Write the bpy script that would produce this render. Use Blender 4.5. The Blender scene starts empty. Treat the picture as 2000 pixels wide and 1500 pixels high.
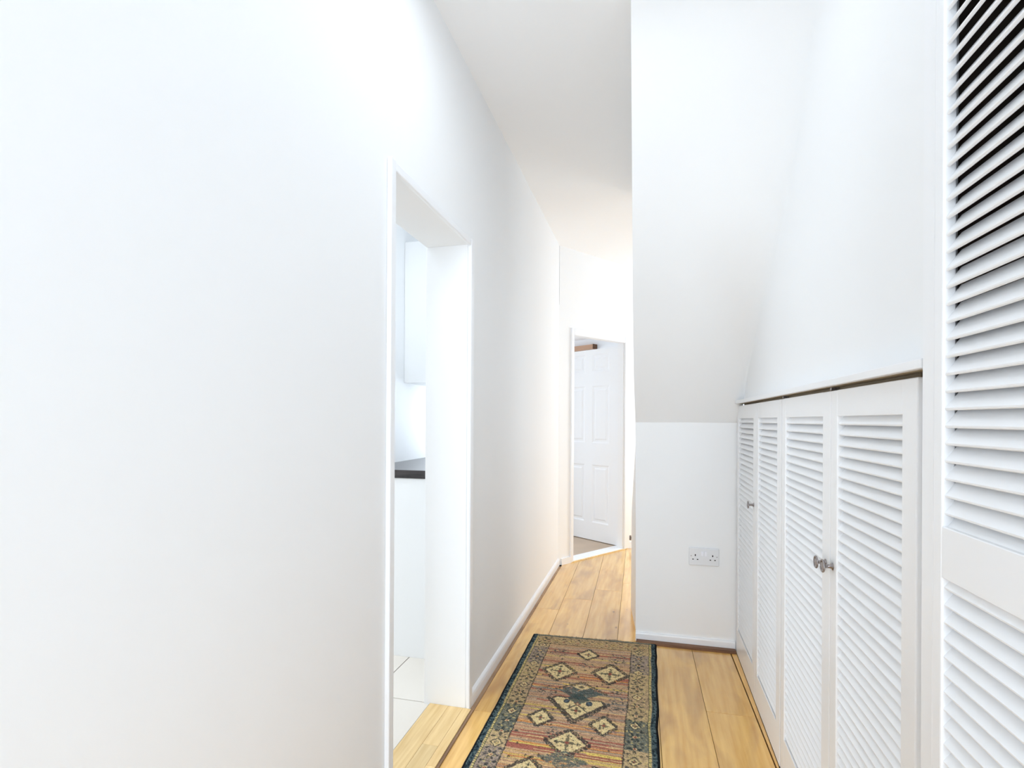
import bpy, bmesh, math, random
import numpy as np
from mathutils import Vector, Matrix
random.seed(7)
sc = bpy.context.scene
COL = sc.collection

# ------------------------------------------------------------------ camera
FPX, YAW, ROLL, CAM_Z = 1050.0, math.atan(268 / 1050.0), math.radians(0.3), 1.2
fw = Vector((-math.sin(YAW), math.cos(YAW), 0)); rt0 = Vector((math.cos(YAW), math.sin(YAW), 0)); up0 = Vector((0, 0, 1))
rt = rt0 * math.cos(ROLL) + up0 * math.sin(ROLL); up = -rt0 * math.sin(ROLL) + up0 * math.cos(ROLL)
cd = bpy.data.cameras.new('camera'); cd.sensor_width = 36; cd.lens = FPX / 2000 * 36; cd.shift_y = 0.035
cd.clip_start = 0.02
cam = bpy.data.objects.new('camera', cd); COL.objects.link(cam)
m = Matrix((rt, up, -fw)).transposed().to_4x4(); m.translation = (0, 0, CAM_Z); cam.matrix_world = m
sc.camera = cam

# ------------------------------------------------------------------ world, added fill lamps, exposure
w = bpy.data.worlds.new('world'); sc.world = w; w.use_nodes = True
w.node_tree.nodes['Background'].inputs[0].default_value = (0.80, 0.88, 1.0, 1)
w.node_tree.nodes['Background'].inputs[1].default_value = 0.2
vs = sc.view_settings
vs.view_transform = 'Standard'; vs.look = 'None'; vs.exposure = 0.0; vs.gamma = 1.0; vs.use_curve_mapping = False
sc.cycles.max_bounces = 8; sc.cycles.diffuse_bounces = 8; sc.cycles.glossy_bounces = 3; sc.cycles.transmission_bounces = 2; sc.cycles.transparent_max_bounces = 2
sc.cycles.use_adaptive_sampling = True; sc.cycles.adaptive_threshold = 0.08
sc.cycles.caustics_reflective = False; sc.cycles.caustics_refractive = False
sc.cycles.use_denoising = True
try: sc.cycles.denoiser = 'OPENIMAGEDENOISE'
except Exception: pass

FILL_COL = (0.815, 0.91, 1.0)
def fill_lamp(name, loc, direction, sx, sy, power, color=FILL_COL):  # unseen area lamps, added to even out the brightness
    l = bpy.data.lights.new(name, 'AREA'); l.shape = 'RECTANGLE'; l.size = sx; l.size_y = sy; l.energy = power; l.color = color
    o = bpy.data.objects.new(name, l); COL.objects.link(o); o.location = loc
    o.rotation_euler = Vector(direction).to_track_quat('-Z', 'Z').to_euler()
    return o
fill_lamp('fill_back', (0.20, -4.96, 1.05), (0, 1, 0), 1.6, 1.9, 107.01)  # unseen area lamp behind the camera, added to fill the passage
fill_lamp('fill_landing', (1.86, 5.95, 1.40), (-1, 0, 0), 1.5, 1.7, 53.51, (0.77, 0.885, 1.0))  # unseen lamp for the light from the right, set to brighten the left wall
fill_lamp('fill_kitchen', (-3.21, 1.2, 1.5), (1, 0, 0), 1.5, 1.2, 26.21)  # added kitchen fill, out of sight behind the left wall
fill_lamp('fill_kitchen_end', (-1.19, 3.86, 1.45), (0, -1, 0), 0.46, 0.95, 9.82)  # unseen lamp added to lighten the kitchen wall behind the worktop
CEIL_COL = (0.82, 0.91, 1.0)
fill_lamp('ceiling_fill_passage', (-0.22, 1.40, 2.60), (0, 0, -1), 0.34, 0.34, 4.14, CEIL_COL)  # added lamp above the frame, no fitting; brightens the mid passage
fill_lamp('ceiling_fill_back', (0.3, -2.2, 2.60), (0, 0, -1), 0.5, 0.5, 44.76, CEIL_COL)  # added overhead fill in the unseen room behind, balances wall brightness
fill_lamp('ceiling_fill_kitchen', (-1.32, 2.05, 2.46), (0, 0, -1), 0.34, 0.34, 7.64, CEIL_COL)  # added overhead fill so kitchen units and tiles come out lighter

# ------------------------------------------------------------------ far room axes: t along the slanting wall, n behind it
A0 = Vector((-0.706, 4.42)); TD = Vector((0.571, 0.821)).normalized(); ND = Vector((-TD.y, TD.x))
def tn(t, n, z=0.0):
    p = A0 + TD * t + ND * n
    return Vector((p.x, p.y, z))
fill_lamp('fill_bedroom', tn(0.55, 3.06, 1.35), (-ND.x, -ND.y, 0), 1.3, 1.2, 30.57)  # unseen lamp added to light the far room

# ------------------------------------------------------------------ helpers
def srgb(r, g, b):
    f = lambda c: (c / 255 / 12.92) if c / 255 <= 0.04045 else ((c / 255 + 0.055) / 1.055) ** 2.4
    return (f(r), f(g), f(b), 1)

def newmat(name):
    m = bpy.data.materials.new(name); m.use_nodes = True
    return m, m.node_tree, m.node_tree.nodes['Principled BSDF']

def paint(name, col, rough=0.55, bump=0.0, scale=400, spec=0.3, var=0.0):
    m, nt, b = newmat(name)
    b.inputs['Base Color'].default_value = col; b.inputs['Roughness'].default_value = rough
    b.inputs['Specular IOR Level'].default_value = spec
    tc = nt.nodes.new('ShaderNodeTexCoord')
    if var:
        n = nt.nodes.new('ShaderNodeTexNoise'); n.inputs['Scale'].default_value = 3.0; n.inputs['Detail'].default_value = 4
        r = nt.nodes.new('ShaderNodeMixRGB'); r.blend_type = 'MULTIPLY'; r.inputs[0].default_value = var
        nt.links.new(tc.outputs['Object'], n.inputs['Vector'])
        r.inputs[1].default_value = col; nt.links.new(n.outputs['Fac'], r.inputs[2]); nt.links.new(r.outputs[0], b.inputs['Base Color'])
    if bump:
        n2 = nt.nodes.new('ShaderNodeTexNoise'); n2.inputs['Scale'].default_value = scale; n2.inputs['Detail'].default_value = 3
        bp = nt.nodes.new('ShaderNodeBump'); bp.inputs['Strength'].default_value = bump; bp.inputs['Distance'].default_value = 0.001
        nt.links.new(tc.outputs['Object'], n2.inputs['Vector']); nt.links.new(n2.outputs['Fac'], bp.inputs['Height'])
        nt.links.new(bp.outputs['Normal'], b.inputs['Normal'])
    return m

def wood(name, c1, c2, c3, rough=0.3, axis='Y', grain=60, knots=True, spec=0.45, rnd=0.25, coat=0.0):
    """streaky wood along an axis; hue and offset vary per board"""
    m, nt, b = newmat(name); N = nt.nodes.new; L = nt.links.new
    tc = N('ShaderNodeTexCoord'); oi = N('ShaderNodeObjectInfo')
    ad = N('ShaderNodeVectorMath'); ad.operation = 'ADD'
    cx = N('ShaderNodeCombineXYZ'); mu = N('ShaderNodeMath'); mu.operation = 'MULTIPLY'; mu.inputs[1].default_value = 37.0
    L(oi.outputs['Random'], mu.inputs[0]); L(mu.outputs[0], cx.inputs[0]); L(mu.outputs[0], cx.inputs[1]); L(mu.outputs[0], cx.inputs[2])
    L(tc.outputs['Object'], ad.inputs[0]); L(cx.outputs[0], ad.inputs[1])
    def mp(s):
        q = N('ShaderNodeMapping'); q.inputs['Scale'].default_value = s; L(ad.outputs[0], q.inputs['Vector']); return q
    lo = (1, 0.06, 1) if axis == 'Y' else (0.06, 1, 1)
    mid = (1, 0.3, 1) if axis == 'Y' else (0.3, 1, 1)
    n1 = N('ShaderNodeTexNoise'); n1.inputs['Scale'].default_value = grain; n1.inputs['Detail'].default_value = 6; L(mp(lo).outputs[0], n1.inputs['Vector'])
    n2 = N('ShaderNodeTexNoise'); n2.inputs['Scale'].default_value = 9; n2.inputs['Detail'].default_value = 3; n2.inputs['Distortion'].default_value = 0.6; L(mp(mid).outputs[0], n2.inputs['Vector'])
    r1 = N('ShaderNodeValToRGB'); r1.color_ramp.elements[0].position = 0.32; r1.color_ramp.elements[1].position = 0.68
    r1.color_ramp.elements[0].color = c2; r1.color_ramp.elements[1].color = c1; L(n1.outputs['Fac'], r1.inputs['Fac'])
    r2 = N('ShaderNodeValToRGB'); r2.color_ramp.elements[0].position = 0.47; r2.color_ramp.elements[1].position = 0.78
    r2.color_ramp.elements[0].color = (0, 0, 0, 1); r2.color_ramp.elements[1].color = (0.75, 0.75, 0.75, 1); L(n2.outputs['Fac'], r2.inputs['Fac'])
    mx = N('ShaderNodeMixRGB'); L(r2.outputs['Color'], mx.inputs[0]); L(r1.outputs['Color'], mx.inputs[1]); mx.inputs[2].default_value = c3
    hs = N('ShaderNodeHueSaturation'); mr = N('ShaderNodeMapRange'); mr.inputs['To Min'].default_value = 1 - rnd / 2; mr.inputs['To Max'].default_value = 1 + rnd / 2
    L(oi.outputs['Random'], mr.inputs['Value']); L(mr.outputs[0], hs.inputs['Value']); L(mx.outputs[0], hs.inputs['Color'])
    last = hs
    if knots:
        v = N('ShaderNodeTexVoronoi'); v.inputs['Scale'].default_value = 5.0; L(mp((1, 0.5, 1)).outputs[0], v.inputs['Vector'])
        r3 = N('ShaderNodeValToRGB'); r3.color_ramp.elements[0].position = 0.018; r3.color_ramp.elements[1].position = 0.05
        r3.color_ramp.elements[0].color = (0.35, 0.28, 0.22, 1); r3.color_ramp.elements[1].color = (1, 1, 1, 1); L(v.outputs['Distance'], r3.inputs['Fac'])
        mk = N('ShaderNodeMixRGB'); mk.blend_type = 'MULTIPLY'; mk.inputs[0].default_value = 0.8
        L(hs.outputs['Color'], mk.inputs[1]); L(r3.outputs['Color'], mk.inputs[2]); last = mk
    L(last.outputs[0], b.inputs['Base Color'])
    b.inputs['Roughness'].default_value = rough; b.inputs['Specular IOR Level'].default_value = spec
    b.inputs['Coat Weight'].default_value = coat; b.inputs['Coat Roughness'].default_value = 0.16
    bp = N('ShaderNodeBump'); bp.inputs['Strength'].default_value = 0.12; bp.inputs['Distance'].default_value = 0.0006
    L(n1.outputs['Fac'], bp.inputs['Height']); L(bp.outputs['Normal'], b.inputs['Normal'])
    return m

M = {}
M['wall'] = paint('wall_paint', (0.895, 0.90, 0.904, 1), 0.6, 0, 260, 0.2)
M['ceiling'] = paint('ceiling_paint', (0.945, 0.95, 0.955, 1), 0.7, 0, 240, 0.15)
M['gloss'] = paint('white_gloss', (0.89, 0.90, 0.92, 1), 0.28, 0, 60, 0.45)
M['louvre'] = paint('louvre_white', (0.895, 0.90, 0.912, 1), 0.34, 0, 120, 0.4)
M['plastic'] = paint('socket_plastic', (0.80, 0.81, 0.83, 1), 0.25, 0, 1, 0.5)
M['switch'] = paint('switch_plastic', (0.87, 0.88, 0.93, 1), 0.2, 0, 1, 0.5)
M['hole'] = paint('black_hole', (0.008, 0.008, 0.009, 1), 0.8)
M['inside'] = paint('shade_interior', (0.085, 0.058, 0.048, 1), 0.85)  # dark brown stands in for the shade inside the cupboards
M['unit'] = paint('kitchen_unit_white', (0.86, 0.86, 0.855, 1), 0.35, 0, 1, 0.4)
M['carpet'] = paint('beige_carpet', srgb(214, 194, 174), 0.95, 1.0, 500, 0.1, 0.35)
M['plank'] = wood('laminate_oak', srgb(248, 200, 116), srgb(228, 174, 90), srgb(178, 128, 76), 0.26, rnd=0.16, coat=0.85)
M['oak'] = wood('threshold_oak', srgb(243, 213, 158), srgb(224, 188, 128), srgb(214, 176, 118), 0.4, rnd=0.22, knots=False)
M['brown'] = wood('brown_beading', srgb(140, 98, 66), srgb(104, 70, 46), srgb(84, 56, 40), 0.5, axis='X', knots=False)
M['cork'] = wood('cork_strip', srgb(176, 146, 116), srgb(150, 120, 94), srgb(130, 104, 84), 0.8, knots=False)
M['bare'] = wood('bare_timber', srgb(172, 156, 132), srgb(150, 134, 110), srgb(138, 122, 100), 0.7, knots=False)
M['rail'] = wood('rail_wood', srgb(188, 150, 122), srgb(166, 128, 102), srgb(150, 114, 90), 0.5, knots=False)
M['worktop'] = wood('worktop_dark', srgb(58, 52, 52), srgb(38, 34, 35), srgb(88, 80, 78), 0.22, axis='X', grain=120, knots=False, spec=0.6)
M['grout'] = paint('grout', srgb(120, 108, 100), 0.9)
M['under'] = paint('subfloor', srgb(52, 38, 28), 0.9)
M['tile'] = paint('cream_tile', srgb(238, 230, 219), 0.22, 0.2, 20, 0.5, 0.06)
mk, ntk, bk = newmat('aged_metal')
bk.inputs['Base Color'].default_value = (0.36, 0.32, 0.31, 1); bk.inputs['Metallic'].default_value = 1; bk.inputs['Roughness'].default_value = 0.28
nn_ = ntk.nodes.new('ShaderNodeTexNoise'); nn_.inputs['Scale'].default_value = 140
rr_ = ntk.nodes.new('ShaderNodeValToRGB'); rr_.color_ramp.elements[0].color = (0.10, 0.08, 0.08, 1); rr_.color_ramp.elements[1].color = (0.62, 0.57, 0.56, 1)
tt_ = ntk.nodes.new('ShaderNodeTexCoord'); ntk.links.new(tt_.outputs['Object'], nn_.inputs['Vector']); ntk.links.new(nn_.outputs['Fac'], rr_.inputs['Fac']); ntk.links.new(rr_.outputs['Color'], bk.inputs['Base Color'])
M['metal'] = mk

def box(bm, x0, x1, y0, y1, z0, z1, bev=0.0):
    vs_ = [bm.verts.new((x, y, z)) for x in (x0, x1) for y in (y0, y1) for z in (z0, z1)]
    q = [(0, 1, 3, 2), (4, 6, 7, 5), (0, 4, 5, 1), (2, 3, 7, 6), (0, 2, 6, 4), (1, 5, 7, 3)]
    fs = [bm.faces.new([vs_[i] for i in f]) for f in q]
    if bev:
        es = list({e for f in fs for e in f.edges})
        bmesh.ops.bevel(bm, geom=es, offset=bev, segments=2, profile=0.5, affect='EDGES')

def prism(bm, poly, ext0, ext1, axis='Z'):
    """extrude a polygon: axis Z: poly of (x,y); axis X: poly of (y,z); axis Y: poly of (x,z)"""
    def P(a, b, c):
        return {'Z': (a, b, c), 'X': (c, a, b), 'Y': (a, c, b)}[axis]
    lo = [bm.verts.new(P(a, b, ext0)) for a, b in poly]; hi = [bm.verts.new(P(a, b, ext1)) for a, b in poly]
    n = len(poly)
    bm.faces.new(lo); bm.faces.new(hi)
    for i in range(n):
        bm.faces.new((lo[i], lo[(i + 1) % n], hi[(i + 1) % n], hi[i]))

def obj(name, bm, mat, parent=None, smooth=False):
    if isinstance(bm, bpy.types.Mesh): me = bm
    else:
        bmesh.ops.recalc_face_normals(bm, faces=bm.faces)
        me = bpy.data.meshes.new(name); bm.to_mesh(me); bm.free()
        for mm in (mat if isinstance(mat, (list, tuple)) else [mat]): me.materials.append(mm)
        if smooth:
            for p in me.polygons: p.use_smooth = True
    o = bpy.data.objects.new(name, me); COL.objects.link(o)
    if parent: o.parent = parent
    return o

def bx(name, mat, x0, x1, y0, y1, z0, z1, parent=None, bev=0.0):
    bm = bmesh.new(); box(bm, x0, x1, y0, y1, z0, z1, bev); return obj(name, bm, mat, parent)

def struct(o, label=None, cat=None):
    o['kind'] = 'structure'
    if label: o['label'] = label
    if cat: o['category'] = cat
    return o

def tag(o, label, cat, group=None):
    o['label'] = label; o['category'] = cat
    if group: o['group'] = group
    return o

def empty(name, loc=(0, 0, 0), rz=0.0):
    o = bpy.data.objects.new(name, None); COL.objects.link(o); o.location = loc; o.rotation_euler[2] = rz
    o.empty_display_size = 0.1
    return o

CEIL = 2.64
WL = -0.725      # face of the left wall
FL = -0.710      # face of skirting and architrave on it
WLB = -0.908     # kitchen side of that wall

# ------------------------------------------------------------------ floor: planks on a dark bed
floor = struct(bx('floor', M['under'], WL - 0.01, 2.9, -5.1, 7.2, -0.10, -0.009), 'oak laminate floor of the passage', 'floor')
R_PL = math.radians(1.1)
cols = [(-0.735, -0.540, 3.378), (-0.540, -0.350, 3.613), (-0.350, -0.163, 3.850), (-0.163, 0.030, 4.050), (0.030, 0.222, 3.180), (0.222, 0.412, 2.348),
        (0.4155, 0.605, 3.0), (0.605, 0.795, 3.35), (0.795, 0.985, 3.7), (0.985, 1.175, 2.8), (1.175, 1.365, 3.1), (1.365, 1.555, 3.5), (1.555, 1.745, 2.9), (1.745, 1.935, 3.2), (1.935, 2.125, 2.6), (2.125, 2.315, 2.9), (2.315, 2.505, 2.7), (2.505, 2.695, 2.5), (2.695, 2.885, 2.6)]
def clip_poly(poly, px, py, nx, ny):
    """keep the side where (p - q).n <= 0"""
    out = []
    for i in range(len(poly)):
        a, b = poly[i], poly[(i + 1) % len(poly)]
        da = (a[0] - px) * nx + (a[1] - py) * ny; db = (b[0] - px) * nx + (b[1] - py) * ny
        if da <= 0: out.append(a)
        if (da < 0 < db) or (db < 0 < da):
            s = da / (da - db); out.append((a[0] + s * (b[0] - a[0]), a[1] + s * (b[1] - a[1])))
    return out
cr_, sr_ = math.cos(R_PL), math.sin(R_PL)
for ci, (xa, xb, ye) in enumerate(cols):
    lo_y, hi_y = (-0.4, 6.6)
    k0 = math.floor((lo_y - ye) / 1.25); k1 = math.ceil((hi_y - ye) / 1.25)
    for k in range(k0, k1):
        ya, yb = ye + k * 1.25, ye + (k + 1) * 1.25
        g = 0.0009
        poly = []
        for (x, y) in ((xa + g, ya + g), (xb - g, ya + g), (xb - g, yb - g), (xa + g, yb - g)):
            dx, dy = x - 0.0, y - 3.0
            poly.append((dx * cr_ - dy * sr_, 3.0 + dx * sr_ + dy * cr_))
        poly = clip_poly(poly, A0.x, A0.y, ND.x, ND.y)            # stop at the slanting wall
        poly = clip_poly(poly, -0.694, 0, -1, 0)                  # cork strip on the left
        poly = clip_poly(poly, 2.88, 0, 1, 0)
        poly = clip_poly(poly, 0, -0.4, 0, -1)
        if ci >= 6: poly = clip_poly(poly, 0.4428, 0, 1, 0) if (ya < 3.0 and yb > 0.3) else poly
        if len(poly) < 3: continue
        cxm = sum(p[0] for p in poly) / len(poly); cym = sum(p[1] for p in poly) / len(poly)
        if cxm > 0.46 and 0.3 < cym < 3.0: continue
        bm = bmesh.new(); prism(bm, [(p[0] - cxm, p[1] - cym) for p in poly], -0.009, 0.0)
        top = [e for e in bm.edges if all(v.co.z > -0.001 for v in e.verts)]
        try: bmesh.ops.bevel(bm, geom=top, offset=0.0006, segments=1, affect='EDGES')
        except Exception: pass
        o = obj('plank', bm, M['plank'], floor); o.location = (cxm, cym, 0)

M['bounce_carpet'] = paint('bounce_carpet', (0.62, 0.62, 0.62, 1), 0.95, 1.0, 500, 0.1)  # pale grey chosen so the unseen floor bounces less warm light
struct(bx('floor_back', M['bounce_carpet'], WL - 0.01, 2.88, -5.1, -0.402, -0.009, 0.004), 'unseen pale carpet of the room behind, added to neutralise bounced light')
# cork strip along the left skirting, brown bead under the end wall
struct(bx('trim_1', M['cork'], FL - 0.002, -0.6945, 2.11, 4.36, -0.009, 0.003), 'thin cork strip between oak floor and left skirting')
bm = bmesh.new(); prism(bm, [(2.964, 0.0), (2.964, 0.008), (2.972, 0.013), (3.0, 0.014), (3.0, 0.0)], -0.062, 0.4385, 'X')
struct(obj('trim_2', bm, M['brown']), 'dark brown wooden bead along foot of the socket wall')

# ------------------------------------------------------------------ left wall with the kitchen doorway
DY0, DY1, DZ = 1.42, 2.105, 1.922
bm = bmesh.new()
box(bm, WLB, WL, -5.1, DY0, 0, CEIL); box(bm, WLB, WL, DY0, DY1, DZ, CEIL)
prism(bm, [(WLB, DY1), (WL, DY1), (WL, 4.393), (WLB, 4.13)], 0, CEIL)
wall_left = struct(obj('wall_left', bm, M['wall']), 'long white wall of the passage with kitchen doorway', 'wall')
bm = bmesh.new()
for y0, y1 in ((-5.1, DY0 - 0.03), (DY1 + 0.033, 4.405)):
    prism(bm, [(WL, 0.003), (FL, 0.003), (FL, 0.040), (FL - 0.003, 0.050), (FL - 0.008, 0.056), (WL, 0.058)], y0, y1, 'Y')
struct(obj('baseboard_left', bm, M['gloss']), 'low white skirting along the left wall')

# architrave and lining of the kitchen doorway
trim3 = struct(empty('trim_3', (WL, DY0, 0)), 'white wooden architrave and lining round the kitchen doorway')
def child_box(name, mat, par, x0, x1, y0, y1, z0, z1, bev=0.0):
    L0 = par.location
    return bx(name, mat, x0 - L0.x, x1 - L0.x, y0 - L0.y, y1 - L0.y, z0 - L0.z, z1 - L0.z, par, bev)
child_box('architrave', M['gloss'], trim3, WL, FL, 1.390, DY0, 0.0, DZ + 0.024, 0.003)
child_box('architrave', M['gloss'], trim3, WL, FL, DY1 - 0.006, 2.138, 0.0, DZ + 0.024, 0.005)
child_box('architrave', M['gloss'], trim3, WL, FL - 0.001, DY0, DY1 - 0.006, DZ - 0.006, DZ + 0.022, 0.004)
child_box('lining', M['wall'], trim3, WLB - 0.004, WL - 0.004, DY1 - 0.004, DY1 + 0.001, 0.0, DZ, 0.001)
child_box('lining', M['wall'], trim3, WLB - 0.004, WL - 0.004, DY0 - 0.001, DY0 + 0.002, 0.0, DZ, 0.0005)

# threshold of oak strips
trim4 = struct(empty('trim_4', (-0.79, 1.76, 0)), 'pale oak threshold board in the kitchen doorway')
child_box('base', M['under'], trim4, -0.886, -0.704, DY0 + 0.002, DY1 - 0.004, -0.009, 0.007)
for xa, xb, ys in ((-0.884, -0.801, (1.42, 1.63, 2.10)), (-0.800, -0.738, (1.42, 1.83, 2.10)), (-0.737, -0.7035, (1.42, 1.72, 2.10))):
    for ya, yb in zip(ys[:-1], ys[1:]):
        cx_, cy_ = (xa + xb) / 2, (ya + yb) / 2
        bm = bmesh.new(); box(bm, xa - cx_, xb - cx_, ya - cy_ + 0.0004, yb - cy_ - 0.0004, 0.007, 0.0115, 0.0004)
        o = obj('strip', bm, M['oak'], trim4); o.location = (cx_ + 0.79, cy_ - 1.76, 0)
child_box('nosing', M['cork'], trim4, -0.7035, -0.6945, DY0, DY1, -0.008, 0.006)

# ------------------------------------------------------------------ end wall with its sloping upper half
KS = 0.80; YE = 3.015; ZC = 1.19
def slope_y(z): return YE - KS * (z - ZC)
XL0 = -0.066
edge = [(ZC, -0.073), (1.414, -0.0775), (1.731, -0.077), (2.097, -0.073), (2.389, -0.070), (CEIL, -0.067)]
def column_mesh(bm, rows, xr):
    fl_, fr_, bl_, br_ = [], [], [], []
    for z, x in rows:
        y = YE if z <= ZC else slope_y(z)
        fl_.append(bm.verts.new((x, y, z))); fr_.append(bm.verts.new((xr, y, z)))
        bl_.append(bm.verts.new((x, 3.53, z))); br_.append(bm.verts.new((xr, 3.53, z)))
    for i in range(len(rows) - 1):
        for a, b in ((fl_, fr_), (fr_, br_), (br_, bl_), (bl_, fl_)):
            bm.faces.new((a[i], b[i], b[i + 1], a[i + 1]))
    bm.faces.new((fl_[0], bl_[0], br_[0], fr_[0])); bm.faces.new((fl_[-1], fr_[-1], br_[-1], bl_[-1]))
# the slope runs into the side wall in a soft plaster cove that widens with height
bm = bmesh.new(); XS = 0.4625; rows = []
zl = [ZC, 1.25, 1.31] + [1.31 + (CEIL - 1.31) * i / 22 for i in range(1, 23)]
for z in zl:
    xl = float(np.interp(z, [e[0] for e in edge], [e[1] for e in edge])); y = slope_y(z)
    f = min(1.0, max(0.0, (z - 1.31) / 0.75)); r = 0.001 + 0.34 * f * f * (3 - 2 * f)
    pts = [(xl, y), (xl + (XS - r - xl) * 0.5, y)]
    for i in range(13):
        a = math.pi / 2 * i / 12
        pts.append((XS - r + r * math.sin(a), y - r + r * math.cos(a)))
    rows.append([bm.verts.new((px_, py_, z)) for px_, py_ in pts])
for a, b in zip(rows[:-1], rows[1:]):
    for i in range(len(a) - 1):
        bm.faces.new((a[i], a[i + 1], b[i + 1], b[i])).smooth = True
lf = [[bm.verts.new(v) for v in ((float(np.interp(z, [e[0] for e in edge], [e[1] for e in edge])), slope_y(z), z), (float(np.interp(z, [e[0] for e in edge], [e[1] for e in edge])), 3.53, z), (XS, 3.53, z))] for z in zl]
for a, b in zip(lf[:-1], lf[1:]):
    for i in range(2): bm.faces.new((a[i], b[i], b[i + 1], a[i + 1]))
struct(obj('ceiling_slope', bm, M['wall']), 'white sloping ceiling above the socket wall')
bm = bmesh.new(); column_mesh(bm, [(0.0, -0.066), (0.6, -0.068), (ZC, -0.073)], 0.95)
# flared plaster of the lower return
B0 = [(-0.068, 3.148, 0), (-0.068, 3.148, 0.6), (-0.0735, 3.05, 1.15)]
C0 = [(-0.108, 3.528, 0), (-0.106, 3.528, 0.62), (-0.0745, 3.528, 1.22)]
D0 = [(-0.06, 3.528, 0), (-0.06, 3.528, 0.62), (-0.06, 3.528, 1.22)]
E0 = [(-0.06, 3.16, 0), (-0.06, 3.16, 0.6), (-0.06, 3.06, 1.15)]
rings = [[bm.verts.new(q[i]) for q in (B0, C0, D0, E0)] for i in range(3)]
for i in range(2):
    for j in range(4):
        bm.faces.new((rings[i][j], rings[i][(j + 1) % 4], rings[i + 1][(j + 1) % 4], rings[i + 1][j]))
bm.faces.new(rings[0]); bm.faces.new(rings[2])
wall_end = struct(obj('wall_end', bm, M['wall']), 'white end wall carrying the plug socket', 'wall')
bm = bmesh.new()
prism(bm, [(YE, 0.003), (3.001, 0.003), (3.001, 0.041), (3.004, 0.047), (YE, 0.049)], -0.066, 0.440, 'X')
struct(obj('baseboard_end', bm, M['gloss']), 'low white skirting along foot of the socket wall')

# wall above the low cupboards, rest of the shell
bm = bmesh.new()
prism(bm, [(1.00, 1.305), (3.03, 1.305), (3.03, ZC + 0.05), (YE, 1.305), (slope_y(CEIL) - 0.02, CEIL), (1.00, CEIL)][0:1] + [(3.1, 1.305), (3.1, CEIL), (1.00, CEIL)], 0.4625, 0.60, 'X')
box(bm, 0.60, 0.95, 1.00, 3.1, 1.34, CEIL)
box(bm, 0.90, 0.95, 1.00, 3.1, 0, 1.34)
struct(obj('wall_right', bm, M['wall']), 'white wall above the low louvred cupboards', 'wall')
struct(bx('ceiling', M['ceiling'], -0.93, 2.95, -5.2, 7.3, CEIL, CEIL + 0.1), 'plain white ceiling of the passage', 'ceiling')

def wall_with_opening(name, axis, c, th, a0, a1, z1, w0, w1, wz0, wz1):  # unseen wall with an opening cut for an added lamp
    bm = bmesh.new()
    def b(p0, p1, q0, q1):
        if axis == 'X': box(bm, c, c + th, p0, p1, q0, q1)
        else: box(bm, p0, p1, c, c + th, q0, q1)
    b(a0, w0, 0, z1); b(w1, a1, 0, z1); b(w0, w1, 0, wz0); b(w0, w1, wz1, z1)
    return struct(obj(name, bm, M['wall']))
def added_window(name, axis, c, w0, w1, z0, z1):  # frame added round an unseen fill lamp
    root = struct(empty(name, (c, w0, z0) if axis == 'X' else (w0, c, z0)))
    f = 0.05
    def b(nm, p0, p1, q0, q1):
        bm = bmesh.new()
        if axis == 'X': box(bm, -0.02, 0.02, p0 - w0, p1 - w0, q0 - z0, q1 - z0, 0.003)
        else: box(bm, p0 - w0, p1 - w0, -0.02, 0.02, q0 - z0, q1 - z0, 0.003)
        obj(nm, bm, M['gloss'], root)
    b('added_frame', w0, w0 + f, z0, z1); b('added_frame', w1 - f, w1, z0, z1)
    b('added_frame', w0 + f, w1 - f, z0, z0 + f); b('added_frame', w0 + f, w1 - f, z1 - f, z1)
    mid = (w0 + w1) / 2; b('mullion', mid - 0.02, mid + 0.02, z0 + f, z1 - f)
wall_with_opening('wall_back', 'Y', -5.15, 0.1, -0.93, 2.95, CEIL, -0.65, 1.05, 0.06, 2.05)
added_window('added_window_1', 'Y', -5.11, -0.65, 1.05, 0.06, 2.05)  # unseen frame added at the back fill lamp
struct(bx('wall_side', M['wall'], 2.88, 2.98, -5.1, 0.4, 0, CEIL))
bm = bmesh.new(); box(bm, 0.96, 2.95, 0.24, 0.36, 0, CEIL); struct(obj('wall_front', bm, M['wall']))
wall_with_opening('wall_landing', 'X', 1.88, 0.1, 3.40, 7.2, CEIL, 5.15, 6.75, 0.5, 2.3)
added_window('added_window_2', 'X', 1.94, 5.15, 6.75, 0.5, 2.3)  # added frame for the landing lamp, out of view
bm = bmesh.new(); box(bm, 0.95, 1.98, 3.40, 3.53, 0, CEIL); struct(obj('wall_landing_near', bm, M['wall']))

# ------------------------------------------------------------------ slanting far wall with the open bedroom door
T0, T1, DZ2, TH = 0.137, 0.838, 1.926, 0.065
def tprism(bm, t0, t1, n0, n1, z0, z1):
    vs_ = [tn(t, n, z) for t in (t0, t1) for n in (n0, n1) for z in (z0, z1)]
    v = [bm.verts.new(p) for p in vs_]
    for f in [(0, 1, 3, 2), (4, 6, 7, 5), (0, 4, 5, 1), (2, 3, 7, 6), (0, 2, 6, 4), (1, 5, 7, 3)]: bm.faces.new([v[i] for i in f])
bm = bmesh.new()
tprism(bm, -0.03, T0, 0, TH, 0, CEIL); tprism(bm, T1, 3.4, 0, TH, 0, CEIL); tprism(bm, T0, T1, 0, TH, DZ2, CEIL)
struct(obj('wall_far', bm, M['wall']), 'slanting white wall at the far end with an open door', 'wall')
bm = bmesh.new()
tprism(bm, 0.0, T0 - 0.028, -0.014, 0, 0.0, 0.052); tprism(bm, T1 + 0.076, 3.4, -0.014, 0, 0.0, 0.052)
struct(obj('baseboard_far', bm, M['gloss']), 'low white skirting of the slanting far wall')
AZ = math.atan2(TD.y, TD.x)
door_frame = struct(empty('trim_5', tn(0, 0), AZ), 'white frame and sill round the far open doorway')
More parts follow.
